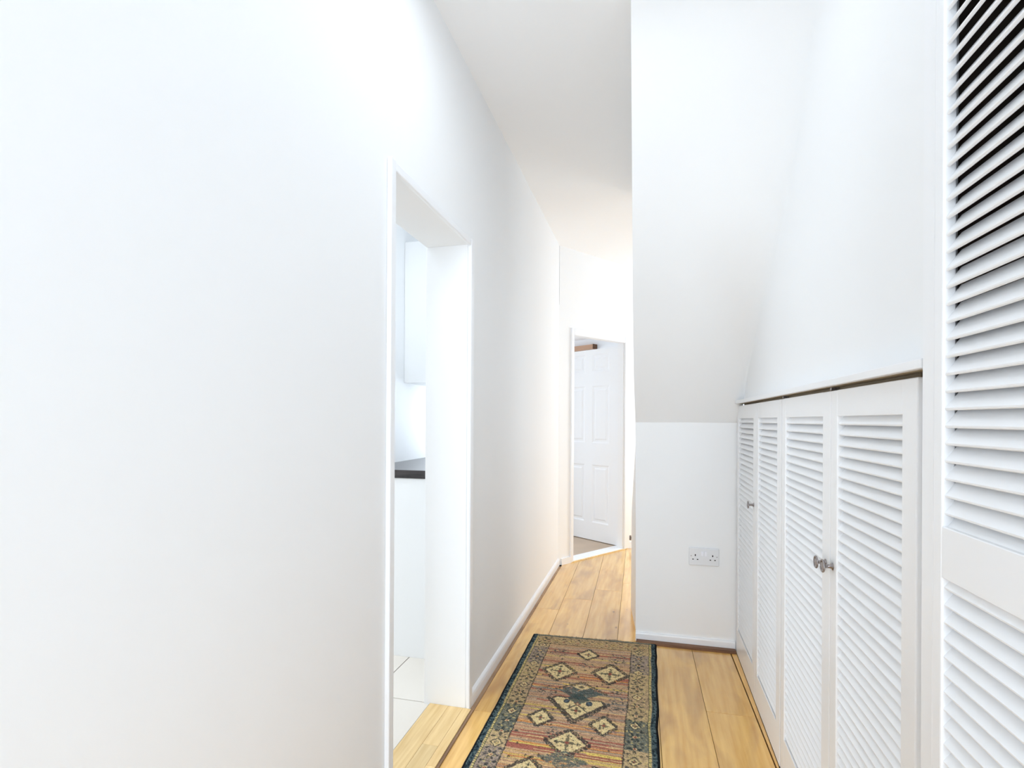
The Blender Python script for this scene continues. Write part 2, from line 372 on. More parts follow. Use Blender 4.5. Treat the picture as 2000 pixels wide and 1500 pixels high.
def fb(name, mat, t0, t1, n0, n1, z0, z1, par=door_frame, bev=0.0):
    bm = bmesh.new(); box(bm, t0, t1, n0, n1, z0, z1, bev); return obj(name, bm, mat, par)
fb('architrave', M['gloss'], T0 - 0.028, T0 + 0.002, -0.016, 0, 0, DZ2 + 0.05, bev=0.003)
fb('architrave', M['gloss'], T1 - 0.002, T1 + 0.075, -0.016, 0, 0, DZ2 + 0.05, bev=0.004)
fb('architrave', M['gloss'], T0 + 0.002, T1 - 0.006, -0.016, 0, DZ2 - 0.006, DZ2 + 0.05, bev=0.004)
fb('lining', M['gloss'], T0, T0 + 0.012, 0.002, TH, 0.012, DZ2)
fb('lining', M['gloss'], T1 - 0.012, T1, 0.002, TH, 0.012, DZ2)
fb('lining', M['gloss'], T0 + 0.012, T1 - 0.012, 0.002, TH, DZ2 - 0.003, DZ2)
fb('sill', M['gloss'], T0, T1 + 0.06, -0.004, 0.113, -0.009, 0.012, bev=0.003)
fb('sill_bead', M['oak'], T0 - 0.02, T1 + 0.05, -0.017, -0.004, -0.009, 0.008, bev=0.002)

# door leaf, hinged on the right, swung right into the room; local x from hinge along the leaf, local y = thickness
hp = tn(0.872 + 0.035, 0.096)
door = struct(empty('door_1', hp, math.atan2(ND.y, ND.x)), 'white six-panel door standing wide open at the far end', 'door')
DW, DH, DT = 0.72, 1.902, 0.035
# leaf front face looks towards smaller t = local +y
def leaf_mesh():
    bm = bmesh.new()
    xs = [0.0, 0.108, 0.322, 0.418, 0.632, DW]; zs = [0.012, 0.187, 0.760, 0.975, 1.540, 1.682, 1.856, DH]
    holes = {(1, 1), (1, 3), (1, 5), (3, 1), (3, 3), (3, 5)}
    for s, y in ((1, DT), (-1, 0.0)):
        for i in range(len(xs) - 1):
            for j in range(len(zs) - 1):
                x0, x1, z0, z1 = xs[i], xs[i + 1], zs[j], zs[j + 1]
                o_ = [(x0, z0), (x1, z0), (x1, z1), (x0, z1)]
                if (i, j) in holes:
                    d1, dep = 0.014, 0.008
                    inn = [(x0 + d1, z0 + d1), (x1 - d1, z0 + d1), (x1 - d1, z1 - d1), (x0 + d1, z1 - d1)]
                    vo = [bm.verts.new((a, y, b)) for a, b in o_]; vi = [bm.verts.new((a, y - s * dep, b)) for a, b in inn]
                    for k in range(4): bm.faces.new((vo[k], vo[(k + 1) % 4], vi[(k + 1) % 4], vi[k]))
                    bm.faces.new(vi)
                else:
                    bm.faces.new([bm.verts.new((a, y, b)) for a, b in o_])
    for (xa, za, xb, zb) in ((0, zs[0], DW, zs[0]), (DW, zs[0], DW, DH), (DW, DH, 0, DH), (0, DH, 0, zs[0])):
        bm.faces.new([bm.verts.new(p) for p in ((xa, 0, za), (xb, 0, zb), (xb, DT, zb), (xa, DT, za))])
    bmesh.ops.remove_doubles(bm, verts=bm.verts, dist=1e-5)
    return bm
leaf = obj('leaf', leaf_mesh(), M['gloss'], door)
for xa, xb in ((0.108, 0.322), (0.418, 0.632)):
    for za, zb in ((0.187, 0.760), (0.975, 1.540), (1.682, 1.856)):
        bm = bmesh.new(); e = 0.030; ch = 0.014; yb = DT - 0.008; yf = DT - 0.001
        bo = [(xa + e, za + e), (xb - e, za + e), (xb - e, zb - e), (xa + e, zb - e)]
        bi = [(xa + e + ch, za + e + ch), (xb - e - ch, za + e + ch), (xb - e - ch, zb - e - ch), (xa + e + ch, zb - e - ch)]
        vo = [bm.verts.new((a, yb, b)) for a, b in bo]; vi = [bm.verts.new((a, yf, b)) for a, b in bi]; vb = [bm.verts.new((a, yb - 0.004, b)) for a, b in bo]
        for k in range(4):
            bm.faces.new((vo[k], vo[(k + 1) % 4], vi[(k + 1) % 4], vi[k])); bm.faces.new((vb[k], vb[(k + 1) % 4], vo[(k + 1) % 4], vo[k]))
        bm.faces.new(vi); bm.faces.new(vb)
        obj('panel', bm, M['gloss'], leaf)
for z in (0.23, 1.64):
    bm = bmesh.new(); box(bm, -0.030, 0.004, DT - 0.020, DT + 0.002, z, z + 0.09, 0.002)
    bmesh.ops.create_cone(bm, cap_ends=True, segments=10, radius1=0.006, radius2=0.006, depth=0.094, matrix=Matrix.Translation((-0.010, DT + 0.004, z + 0.045)))
    obj('hinge', bm, M['gloss'], door)

# bedroom shell beyond (its right-hand wall runs parallel to the open leaf)
def tobj(name, mat, *parts):
    bm = bmesh.new()
    for p in parts: tprism(bm, *p)
    return obj(name, bm, mat)
struct(tobj('floor_bedroom', M['carpet'], (-0.36, 1.62, TH - 0.02, 3.1, -0.08, 0.004)), 'beige carpet in the room beyond far door')
struct(tobj('ceiling_bedroom', M['ceiling'], (-0.45, 1.66, TH, 3.2, 2.15, 2.25)))
struct(tobj('wall_bedroom_right', M['gloss'], (1.56, 1.66, TH, 3.1, 0, 2.15)), 'white wall of the room beyond the far door')
struct(tobj('wall_bedroom_left', M['wall'], (-0.45, -0.35, TH, 3.1, 0, 2.15)))
struct(tobj('wall_bedroom_back', M['wall'], (-0.45, -0.15, 3.1, 3.2, 0, 2.15), (1.25, 1.66, 3.1, 3.2, 0, 2.15), (-0.15, 1.25, 3.1, 3.2, 0, 0.7), (-0.15, 1.25, 3.1, 3.2, 1.98, 2.15)))
struct(tobj('wall_bedroom_front', M['wall'], (-0.45, -0.03, 0.0, TH, 0, 2.15)))
wn = struct(empty('added_window_3', tn(0, 0), AZ))  # frame added for the far room fill, unseen
for t0, t1, z0, z1 in ((-0.15, -0.10, 0.7, 1.98), (1.2, 1.25, 0.7, 1.98), (-0.10, 1.2, 0.7, 0.75), (-0.10, 1.2, 1.93, 1.98), (0.53, 0.57, 0.75, 1.93)):
    fb('added_frame', M['gloss'], t0, t1, 3.12, 3.16, z0, z1, wn)

# ------------------------------------------------------------------ kitchen seen through the doorway
kfloor = struct(bx('floor_kitchen', M['grout'], -3.25, -0.886, -0.6, 3.95, -0.08, 0.0015), 'cream tiled kitchen floor with dark grout', 'floor')
ts = 0.4
tile_me = None
for i in range(-3, 8):
    for j in range(0, 7):
        xa, xb = -1.163 - 0.4 * j + 0.4, -1.163 - 0.4 * j
        ya, yb = 2.112 + ts * (i - 4), 2.112 + ts * (i - 3)
        if yb > 3.4 or xb < -3.25 or ya < -0.6: continue
        xa = min(xa, -0.888)
        bm = bmesh.new(); g = 0.0022; cx_, cy_ = (xa + xb) / 2, (ya + yb) / 2
        box(bm, xb + g - cx_, xa - g - cx_, ya + g - cy_, yb - g - cy_, 0.0, 0.0045, 0.0008)
        o = obj('tile', bm, M['tile'], kfloor); o.location = (cx_, cy_, 0)
XK = -1.462
bm = bmesh.new(); box(bm, XK - 0.1, XK, 2.45, 3.9, 0, 2.5); box(bm, -3.3, XK - 0.1, 2.45, 2.55, 0, 2.5)
struct(obj('wall_kitchen', bm, M['wall']), 'white kitchen wall behind the worktop')
wall_with_opening('wall_kitchen_opening', 'X', -3.35, 0.1, -0.7, 2.55, 2.5, 0.4, 2.0, 0.85, 2.15)
added_window('added_window_4', 'X', -3.29, 0.4, 2.0, 0.85, 2.15)  # unseen frame put in at the kitchen fill
added_window('added_window_5', 'Y', 3.94, XK, WLB, 0.95, 1.95)  # added frame round the lamp that lightens the kitchen wall
bm = bmesh.new(); box(bm, -3.35, WLB, -0.7, -0.6, 0, 2.5); box(bm, XK - 0.1, WLB, 3.9, 3.98, 0, 0.95); box(bm, XK - 0.1, WLB, 3.9, 3.98, 1.95, 2.5); struct(obj('wall_kitchen_end', bm, M['wall']))
struct(bx('ceiling_kitchen', M['ceiling'], -3.35, WLB, -0.7, 3.95, 2.5, 2.6))

cab = tag(empty('base_cabinet', (-1.20, 2.5, 0)), 'white kitchen base cabinet under the dark worktop', 'cabinet')
child_box('end_panel', M['unit'], cab, -1.458, -0.94, 2.492, 2.510, 0.0045, 0.903, 0.001)
child_box('body', M['unit'], cab, -1.458, -0.96, 2.511, 3.89, 0.12, 0.903, 0.001)
child_box('plinth', M['unit'], cab, -1.458, -1.01, 2.511, 3.89, 0.003, 0.119)
for k in range(3):
    child_box('door', M['unit'], cab, -0.9595, -0.941, 2.514 + k * 0.458, 2.970 + k * 0.458, 0.125, 0.90, 0.002)
wt = tag(bx('worktop', M['worktop'], XK + 0.001, -0.925, 2.484, 3.895, 0.9035, 0.9445, bev=0.0025), 'dark woodgrain kitchen worktop with a square end', 'worktop')
wc = tag(empty('wall_cabinet', (-1.30, 3.04, 1.42)), 'white kitchen wall cabinet above the worktop', 'cabinet')
child_box('body', M['unit'], wc, XK + 0.001, -1.172, 3.040, 3.55, 1.424, 2.288, 0.001)
for k in range(2):
    child_box('door', M['unit'], wc, -1.171, -1.153, 3.041 + k * 0.255, 3.294 + k * 0.255, 1.424, 2.288, 0.002)

# ------------------------------------------------------------------ louvred cupboards
PITCH = 0.0257
TILT = math.radians(54)
_slat = {}
def slat_mesh(L):
    key = round(L, 4)
    if key in _slat: return _slat[key]
    wv, th = 0.0356, 0.0058; c = 0.0016
    prof = [(-wv / 2 + c, -th / 2), (wv / 2, -th / 2), (wv / 2, th / 2), (-wv / 2 + c, th / 2), (-wv / 2, th / 2 - c), (-wv / 2, -th / 2 + c)]
    ca, sa = math.cos(TILT), math.sin(TILT)
    prof = [(a * ca - b * sa, a * sa + b * ca) for a, b in prof]      # low edge in front (-x), high edge behind
    bm = bmesh.new(); prism(bm, prof, -L / 2, L / 2, 'Y'); bmesh.ops.recalc_face_normals(bm, faces=bm.faces)
    me = bpy.data.meshes.new('slat'); bm.to_mesh(me); bm.free(); me.materials.append(M['louvre'])
    _slat[key] = me
    return me

def lathe(bm, prof, seg, mat):
    rings = []
    for r, h in prof:
        rings.append([bm.verts.new(mat @ Vector((max(r, 1e-5) * math.cos(a), max(r, 1e-5) * math.sin(a), h))) for a in [2 * math.pi * k / seg for k in range(seg)]])
    for a, b in zip(rings[:-1], rings[1:]):
        for k in range(seg): bm.faces.new((a[k], a[(k + 1) % seg], b[(k + 1) % seg], b[k]))
    bm.faces.new(rings[0]); bm.faces.new(rings[-1])
_km = None
def knob_mesh():
    global _km
    if _km: return _km
    bm = bmesh.new()
    prof = [(0.009, 0), (0.009, 0.0015), (0.005, 0.003), (0.0045, 0.018), (0.006, 0.0195), (0.0155, 0.0205), (0.0165, 0.0225), (0.0155, 0.0245), (0.0125, 0.0240), (0.0115, 0.0225), (0.007, 0.0232), (0.0, 0.0245)]
    lathe(bm, prof, 20, Matrix.Rotation(-math.pi / 2, 4, 'Y'))
    bmesh.ops.recalc_face_normals(bm, faces=bm.faces)
    me = bpy.data.meshes.new('knob'); bm.to_mesh(me); bm.free(); me.materials.append(M['metal'])
    for p in me.polygons: p.use_smooth = True
    _km = me
    return me

def louvre_door(root, xf, y0, y1, z0, z1, sections, stile_far, stile_near, knob=None, phase=0.0, thick=0.028):
    """one louvred leaf; y0 near, y1 far; sections = [(zlow, zhigh)] louvred openings"""
    L0 = root.location
    bm = bmesh.new(); g = 0.0012; X0, X1 = xf - L0.x, xf + thick - L0.x
    ya, yb = y0 + g - L0.y, y1 - g - L0.y
    box(bm, X0, X1, ya, ya + stile_near, z0, z1, 0.0025); box(bm, X0, X1, yb - stile_far, yb, z0, z1, 0.0025)
    zz = [z0] + [v for s in sections for v in s] + [z1]
    for k in range(0, len(zz), 2):
        box(bm, X0 + 0.0005, X1 - 0.0005, ya + stile_near - 0.002, yb - stile_far + 0.002, zz[k], zz[k + 1], 0.0015)
    d = obj('door', bm, M['louvre'], root)
    L = (yb - stile_far) - (ya + stile_near) + 0.001
    me = slat_mesh(L); yc = ((yb - stile_far) + (ya + stile_near)) / 2
    for (za, zb) in sections:
        z = zb - 0.006 + phase
        while z > za + 0.002:
            s = bpy.data.objects.new('slat', me); COL.objects.link(s); s.parent = d
            s.location = (xf + 0.0152 - L0.x, yc, z); s.rotation_euler[1] = random.uniform(-0.02, 0.02)
            z -= PITCH
    if knob:
        k = bpy.data.objects.new('knob', knob_mesh()); COL.objects.link(k); k.parent = d
        k.location = (xf - L0.x, knob[0] - L0.y, knob[1]); k['label'] = 'aged metal disc knob'
    return d

XD = 0.443
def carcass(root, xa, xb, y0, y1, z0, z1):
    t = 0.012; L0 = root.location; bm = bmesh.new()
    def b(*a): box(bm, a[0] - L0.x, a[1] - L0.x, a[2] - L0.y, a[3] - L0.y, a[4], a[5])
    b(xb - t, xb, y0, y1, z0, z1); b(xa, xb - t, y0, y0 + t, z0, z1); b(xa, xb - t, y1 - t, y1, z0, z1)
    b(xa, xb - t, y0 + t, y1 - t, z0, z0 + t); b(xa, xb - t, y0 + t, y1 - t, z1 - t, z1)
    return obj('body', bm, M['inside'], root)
LZ0, LZ1 = 0.002, 1.277
sec = [(0.130, 1.213)]
cA = tag(empty('louvred_cupboard', (XD, 2.52, 0)), 'low white louvred cupboard in the corner beside the socket wall', 'cupboard', 'low louvred cupboards')
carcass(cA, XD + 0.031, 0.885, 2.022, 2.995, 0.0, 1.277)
louvre_door(cA, XD, 2.490, 3.000, LZ0, LZ1, sec, 0.048, 0.058, (2.535, 0.834))
louvre_door(cA, XD, 2.036, 2.490, LZ0, LZ1, sec, 0.046, 0.058, None)
cB = tag(empty('louvred_cupboard', (XD, 1.53, 0)), 'low white louvred cupboard with a pair of knobs beside the tall one', 'cupboard', 'low louvred cupboards')
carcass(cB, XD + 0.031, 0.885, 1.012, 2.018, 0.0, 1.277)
louvre_door(cB, XD, 1.512, 2.026, LZ0, LZ1, sec, 0.048, 0.062, (1.546, 0.836))
louvre_door(cB, XD, 1.060, 1.510, LZ0, LZ1, sec, 0.046, 0.056, (1.491, 0.840))
child_box('door_post', M['louvre'], cB, XD + 0.012, XD + 0.031, 1.012, 1.057, 0.0, 1.277)

top = tag(empty('cupboard_top', (0.43, 2.0, 1.29)), 'thin white top board with bare underside over the low louvred cupboards', 'shelf')
child_box('lip', M['louvre'], top, 0.424, 0.438, 1.004, 2.930, 1.287, 1.303, 0.0015)
child_box('board', M['louvre'], top, 0.438, 0.462, 1.004, 2.925, 1.294, 1.303)
child_box('underside_batten', M['bare'], top, 0.438, 0.60, 1.004, 2.930, 1.2865, 1.294)
child_box('door_track', M['bare'], top, 0.4655, 0.4725, 1.10, 2.93, 1.2785, 1.2865)
for y in (1.525, 2.03, 1.012):
    child_box('bracket', M['metal'], top, 0.447, 0.463, y - 0.006, y + 0.006, 1.2792, 1.2865)

# tall cupboard on the right
XT = 0.420
tall = tag(empty('tall_louvred_cupboard', (XT, 0.65, 0)), 'tall white louvred cupboard at the right edge with dark gaps between slats', 'cupboard')
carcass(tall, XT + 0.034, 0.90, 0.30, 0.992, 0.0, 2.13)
child_box('frame_post', M['louvre'], tall, XT + 0.002, XT + 0.033, 0.957, 0.994, 0.0, 2.635, 0.002)
child_box('frame_post', M['louvre'], tall, XT + 0.002, XT + 0.033, 0.30, 0.345, 0.0, 2.635, 0.002)
child_box('frame_head', M['louvre'], tall, XT + 0.004, XT + 0.033, 0.345, 0.957, 2.08, 2.635, 0.001)
child_box('upper_panel', M['wall'], tall, XT + 0.034, 0.90, 0.30, 0.992, 2.135, 2.635)
louvre_door(tall, XT, 0.348, 0.955, 0.02, 2.075, [(0.12, 0.970), (1.046, 2.005)], 0.026, 0.045, None, 0.004, thick=0.017)

# ------------------------------------------------------------------ double wall socket
sk = tag(empty('wall_socket', (0.284, YE, 0.480)), 'white double plug socket low on the end wall', 'socket')
def sb(name, mat, x0, x1, z0, z1, y0, y1, bev=0.0, par=sk):
    bm = bmesh.new(); box(bm, x0, x1, -y1, -y0, z0, z1, bev); return obj(name, bm, mat, par)
plate = sb('faceplate', M['plastic'], -0.0755, 0.0755, -0.0465, 0.0465, 0.0, 0.011, 0.004)
for x in (-0.0085, 0.0085): sb('switch', M['switch'], x - 0.0068, x + 0.0068, 0.004, 0.030, 0.0109, 0.0145, 0.0015)
for s in (-1, 1):
    cx_ = s * 0.0435
    sb('pin_hole', M['hole'], cx_ - 0.0026, cx_ + 0.0026, 0.003, 0.0125, 0.0108, 0.0113, par=plate)
    for q in (-1, 1): sb('pin_hole', M['hole'], cx_ + q * 0.0115 - 0.0038, cx_ + q * 0.0115 + 0.0038, -0.0165, -0.0118, 0.0108, 0.0113, par=plate)
    bm = bmesh.new(); lathe(bm, [(0.0028, 0), (0.0030, 0.0006), (0.001, 0.001)], 10, Matrix.Translation((s * 0.0645, -0.0109, 0.0035)) @ Matrix.Rotation(math.pi / 2, 4, 'X'))
    obj('screw', bm, M['metal'], sk)

# ------------------------------------------------------------------ small things far away
rl = tag(empty('curtain_rail', tn(1.53, 0.94, 2.016), AZ), 'brown wooden rail high on the wall beyond the open far door', 'rail')
bm = bmesh.new(); box(bm, -0.045, 0.028, 0.0, 1.3, 0.0, 0.054, 0.002); obj('box_rail', bm, M['rail'], rl)
bm = bmesh.new(); box(bm, -0.047, 0.028, -0.006, 0.0, -0.002, 0.056, 0.001); obj('end_cap', bm, M['brown'], rl)
for n in (0.10, 0.34, 0.60, 0.9): 
    bm = bmesh.new(); box(bm, -0.02, -0.005, n, n + 0.03, -0.012, 0.0, 0.002); obj('glider', bm, M['metal'], rl)
ds = tag(empty('door_stop', tn(T1 + 0.088, -0.016, 0.075), AZ), 'tiny grey metal fitting low beside far door frame', 'fitting')
bm = bmesh.new(); box(bm, -0.007, 0.007, -0.006, 0.016, 0.0, 0.045, 0.002); obj('plate', bm, M['metal'], ds)
bm = bmesh.new(); lathe(bm, [(0.006, 0), (0.006, 0.014), (0.003, 0.018)], 10, Matrix.Translation((0, -0.006, 0.024)) @ Matrix.Rotation(math.pi / 2, 4, 'X')); obj('pin', bm, M['metal'], ds)

# ------------------------------------------------------------------ runner rug: knots coloured by a woven design
RX0, RX1, RY0, RY1 = -0.619, 0.043, 1.15, 2.955
nx, ny = 256, 660
us = np.linspace(0, RX1 - RX0, nx); vsn = np.linspace(0, RY1 - RY0, ny)
U, V = np.meshgrid(us, vsn)                     # V measured from the far end towards the camera
rng = np.random.default_rng(3)
def lin(c): 
    c = np.array(c) / 255.0
    return np.where(c <= 0.04045, c / 12.92, ((c + 0.055) / 1.055) ** 2.4)
Wd = RX1 - RX0
def smooth1(n, k, amp=1.0):
    a = rng.normal(size=n + 4 * k); ker = np.ones(k) / k
    a = np.convolve(a, ker, 'same'); a = np.convolve(a, ker, 'same')[2 * k:2 * k + n]
    return amp * a / (a.std() + 1e-9)
def smooth2(ky, kx):
    a = rng.normal(size=(ny, nx))
    for ax, k in ((0, ky), (1, kx)):
        if k > 1:
            ker = np.ones(k) / k
            a = np.apply_along_axis(lambda r: np.convolve(r, ker, 'same'), ax, a)
    return a / a.std()
dark = lin((44, 54, 58)); teal = lin((84, 102, 102)); cream = lin((214, 194, 148)); navy = lin((50, 66, 80)); black = lin((24, 24, 28)); yellow = lin((208, 194, 128)); wine = lin((142, 82, 72))
img = np.zeros((ny, nx, 3))
# field: thin weft stripes whose palette drifts along the length
pal = [(190, 160, 126), (176, 144, 116), (196, 170, 126), (164, 130, 108), (176, 154, 132), (158, 100, 86), (198, 140, 86), (206, 184, 104), (146, 136, 124)]
def row_palette(v):
    w_ = np.array([4, 4, 3, 3, 3, 1.0, 0.4, 0.7, 1.8], float)
    def bump(c, s): return math.exp(-((v - c) / s) ** 2)
    w_[5] += 7 * bump(0.44, 0.03) + 11 * bump(0.965, 0.022) + 3 * bump(0.21, 0.02) + 9 * bump(1.04, 0.012) + 5 * bump(1.30, 0.05) + 3 * bump(0.74, 0.02)
    w_[6] += 9 * bump(0.465, 0.012) + 9 * bump(0.99, 0.02) + 10 * bump(1.12, 0.03) + 6 * bump(0.88, 0.02) + 5 * bump(1.17, 0.02)
    w_[7] += 9 * bump(1.015, 0.02) + 5 * bump(0.475, 0.01) + 7 * bump(1.08, 0.03) + 7 * bump(1.22, 0.04)
    w_[8] += 5 * bump(0.62, 0.05)
    return w_ / w_.sum()
r = 0
while r < ny:
    hgt = int(rng.integers(1, 4)); v = vsn[r]
    c = lin(pal[rng.choice(9, p=row_palette(v))])
    x0 = 0
    while x0 < nx:                                # stripes break along their length
        ln = int(rng.integers(24, 130)); cc = c if rng.random() < 0.62 else lin(pal[rng.choice(9, p=row_palette(v))])
        img[r:r + hgt, x0:x0 + ln] = cc; x0 += ln
    r += hgt
jx, jy = smooth2(3, 3) * 0.0013, smooth2(3, 3) * 0.0013
Uj, Vj = U + jx, V + jy
def put(mask, c, a=1.0):
    img[mask] = img[mask] * (1 - a) + np.asarray(c) * a
def diamond(u, v, hw, hh): return np.abs(Uj - u) / hw + np.abs(Vj - v) / hh
spk = rng.random((ny, nx)); blob = smooth2(3, 3); blob2 = smooth2(5, 5); dash = smooth2(1, 7)
inner_l, inner_r, end_v = 0.114, 0.536, 0.118
def disc(u, v, ru, rv): return np.sqrt(((Uj - u) / ru) ** 2 + ((Vj - v) / rv) ** 2)
def flower(u, v, ru, rv, col=dark, heart=wine, petals=4):
    q = disc(u, v, ru, rv); ang = np.arctan2((Vj - v) / rv, (Uj - u) / ru)
    put(q < (0.62 + 0.40 * np.cos(petals * ang)), col, 0.78); put(q < 0.30, heart, 0.9)
def bead_line(pts, rad, step):
    """a chain of small dark leaves with paler hearts along a polyline"""
    for (ua, va), (ub, vb) in zip(pts[:-1], pts[1:]):
        n = max(1, int(math.hypot(ub - ua, vb - va) / step))
        for i in range(n):
            f = (i + 0.5) / n; u, v = ua + (ub - ua) * f + rng.normal(0, 0.0012), va + (vb - va) * f + rng.normal(0, 0.0012)
            q = disc(u, v, rad, rad * 1.15); put(q < 1.0, dark, 0.85)
            if rng.random() < 0.6: put(q < 0.42, lin((168, 154, 122)), 0.8)
def motif(xw, yw, hw, hh):
    u, v = xw - RX0, RY1 - yw
    put(diamond(u, v, hw * 1.10, hh * 1.10) < 1.0, dark, 0.75)
    k = 1.24
    bead_line([(u - hw * k, v), (u, v - hh * k), (u + hw * k, v), (u, v + hh * k), (u - hw * k, v)], 0.0078, 0.0165)
    st = np.round(np.abs(Uj - u) / 0.005) * 0.005 / hw + np.abs(Vj - v) / hh
    put(st < 1.0, cream)
    flower(u, v, hw * 0.42, hh * 0.42)
    if hw > 0.06:
        for a, b in ((0, -0.60), (0, 0.60), (-0.56, 0), (0.56, 0)): flower(u + a * hw, v + b * hh, hw * 0.17, hh * 0.17, dark, dark, 4)
        for a, b in ((-0.28, -0.3), (0.28, -0.3), (-0.28, 0.3), (0.28, 0.3)): put(disc(u + a * hw, v + b * hh, 0.0032, 0.004) < 1, dark, 0.8)
period = 1.02
for k in (0, 1):
    o = -period * k
    def mt(x, y, a, b):
        if RY1 - (y + o) > 0.1: motif(x, y + o, a, b)
    if k == 0: mt(-0.293, 2.740, 0.044, 0.050)
    mt(-0.406, 2.532, 0.066, 0.080); mt(-0.172, 2.556, 0.070, 0.084)
    # central medallion: teal crown over two cream wings meeting in a point
    u, v = -0.286 - RX0, RY1 - (2.275 + o)
    put((diamond(u, v - 0.085, 0.100, 0.072) < 1.0) & (blob2 > -1.3), teal * 0.66, 0.9)
    put((diamond(u, v - 0.085, 0.100, 0.072) < 1.0) & (dash > 0.7), lin((120, 132, 128)), 0.8)
    bead_line([(u - 0.115, v - 0.085), (u, v - 0.172), (u + 0.115, v - 0.085)], 0.0078, 0.0165)
    put(diamond(u, v - 0.128, 0.040, 0.026) < 1.0, cream, 0.95); put(diamond(u, v - 0.128, 0.016, 0.012) < 1.0, dark, 0.8)
    d = diamond(u, v, 0.110, 0.138); low = Vj > v - 0.028
    put((d < 1.10) & low, dark, 0.8); put((d < 0.97) & (Vj > v - 0.020), cream)
    notch = diamond(u, v - 0.024, 0.050, 0.052) < 1.0; put(notch & (d < 0.97), teal * 0.7, 0.9)
    put((d < 0.97) & low & (np.abs(np.abs(Uj - u) - (Vj - v - 0.022) * 0.85) < 0.0045), dark, 0.8)
    bead_line([(u - 0.132, v - 0.010), (u, v + 0.168), (u + 0.132, v - 0.010)], 0.0085, 0.0175)
    for s_ in (-1, 1):
        put(disc(u + s_ * 0.048, v + 0.004, 0.014, 0.019) < 1, navy, 0.95); put(disc(u + s_ * 0.048, v + 0.004, 0.006, 0.008) < 1, lin((96, 116, 128)), 0.95)
        flower(u + s_ * 0.030, v + 0.045, 0.012, 0.014, dark, dark)
    flower(u, v + 0.072, 0.024, 0.030, dark, wine); flower(u, v + 0.018, 0.013, 0.016, wine, cream)
    mt(-0.418, 2.118, 0.042, 0.054); mt(-0.166, 2.121, 0.044, 0.057)
    mt(-0.288, 1.976, 0.070, 0.072)
    u, v = -0.288 - RX0, RY1 - (1.872 + o)
    put((diamond(u, v, 0.095, 0.055) < 1.0) & (blob2 > -0.9), teal * 0.85, 0.85); put((diamond(u, v, 0.095, 0.055) < 1.0) & (dash > 0.8), cream * 0.8, 0.6)
    mt(-0.40, 1.775, 0.062, 0.07); mt(-0.17, 1.775, 0.062, 0.07)
# scattered grey shrubs and tiny darts in the field
for (x, y, a, b) in ((-0.435, 2.735, 0.045, 0.05), (-0.145, 2.72, 0.05, 0.055), (-0.43, 2.34, 0.05, 0.05), (-0.125, 2.29, 0.045, 0.07), (-0.36, 2.04, 0.03, 0.03), (-0.29, 2.62, 0.04, 0.03), (-0.13, 2.40, 0.04, 0.03)):
    dd = np.sqrt(((U - (x - RX0)) / a) ** 2 + ((V - (RY1 - y)) / b) ** 2)
    put((dd < 1.0) & (blob > 0.0), lin((124, 120, 114)), 0.6); put((dd < 0.9) & (blob > 0.9), dark, 0.75)
for _ in range(60):
    uu, vv = rng.uniform(0.13, 0.52), rng.uniform(0.15, 1.75)
    put((diamond(uu, vv, 0.006, 0.009) < 1), dark, 0.8)
field = (U > inner_l) & (U < inner_r) & (V > end_v)
put(field & (dash > 1.5), lin((112, 92, 80)), 0.55)
# borders
left_b, right_b = (Uj < inner_l), (Uj > inner_r); top_b = (Vj < end_v)
bord = left_b | right_b | top_b
beige = lin((182, 162, 126)); lil = lin((150, 138, 132))
seg = np.clip(((V + 0.035) / 0.100).astype(int), 0, 40); seg_cols = [beige, beige * 0.92, teal * 0.95, lil, beige, lin((172, 150, 122)), teal * 0.85, beige * 1.05, lil * 0.9]
segc = np.array([seg_cols[(i * 5 + 2) % 9] for i in range(41)])
side = left_b | right_b
img[side] = segc[seg[side]] * 0.8 + beige * 0.2
put(top_b, lin((182, 160, 124)))
put(bord & (dash > 1.2), lin((120, 108, 92)), 0.5)
for uc in (0.078, 0.574):
    for i in range(24):
        v = 0.055 + i * 0.075 + (0.012 if uc < 0.3 else 0.0)
        if i % 3 == 1:
            put(diamond(uc, v, 0.026, 0.032) < 1.0, dark, 0.8); put(diamond(uc, v, 0.019, 0.024) < 1.0, cream, 0.9); flower(uc, v, 0.011, 0.013)
        else:
            flower(uc, v, 0.028, 0.030, dark, cream, 6 if i % 3 else 4); put(disc(uc, v, 0.005, 0.006) < 1, wine, 0.9)
        for s_ in (-1, 1):
            put(disc(uc + s_ * 0.024, v + 0.037, 0.007, 0.006) < 1, dark, 0.75); put(disc(uc + s_ * 0.010, v + 0.040, 0.005, 0.004) < 1, yellow * 0.8, 0.7)
        put((np.abs(Vj - v - 0.0375) < 0.0016) & (np.abs(Uj - uc) < 0.034), dark, 0.5)
for i in range(8):
    u = 0.068 + i * 0.075; v = 0.070
    if 0.04 < u < Wd - 0.04:
        put(diamond(u, v, 0.030, 0.026) < 1.0, dark, 0.5); put(diamond(u, v, 0.024, 0.020) < 1.0, lin((196, 172, 122)), 0.9); flower(u, v, 0.011, 0.010)
        put(disc(u + 0.0375, v - 0.018, 0.008, 0.007) < 1, dark, 0.7); put(disc(u + 0.0375, v + 0.018, 0.008, 0.007) < 1, wine, 0.6)
put((np.abs(Vj - 0.042) < 0.0016) & (U > 0.04) & (U < Wd - 0.04), dark, 0.6); put((np.abs(Vj - 0.098) < 0.0016) & (U > 0.05) & (U < Wd - 0.05), dark, 0.6)
put(bord & (blob > 1.2) & (spk > 0.25), dark, 0.7); put(bord & (blob < -1.5), lin((200, 182, 124)), 0.7)
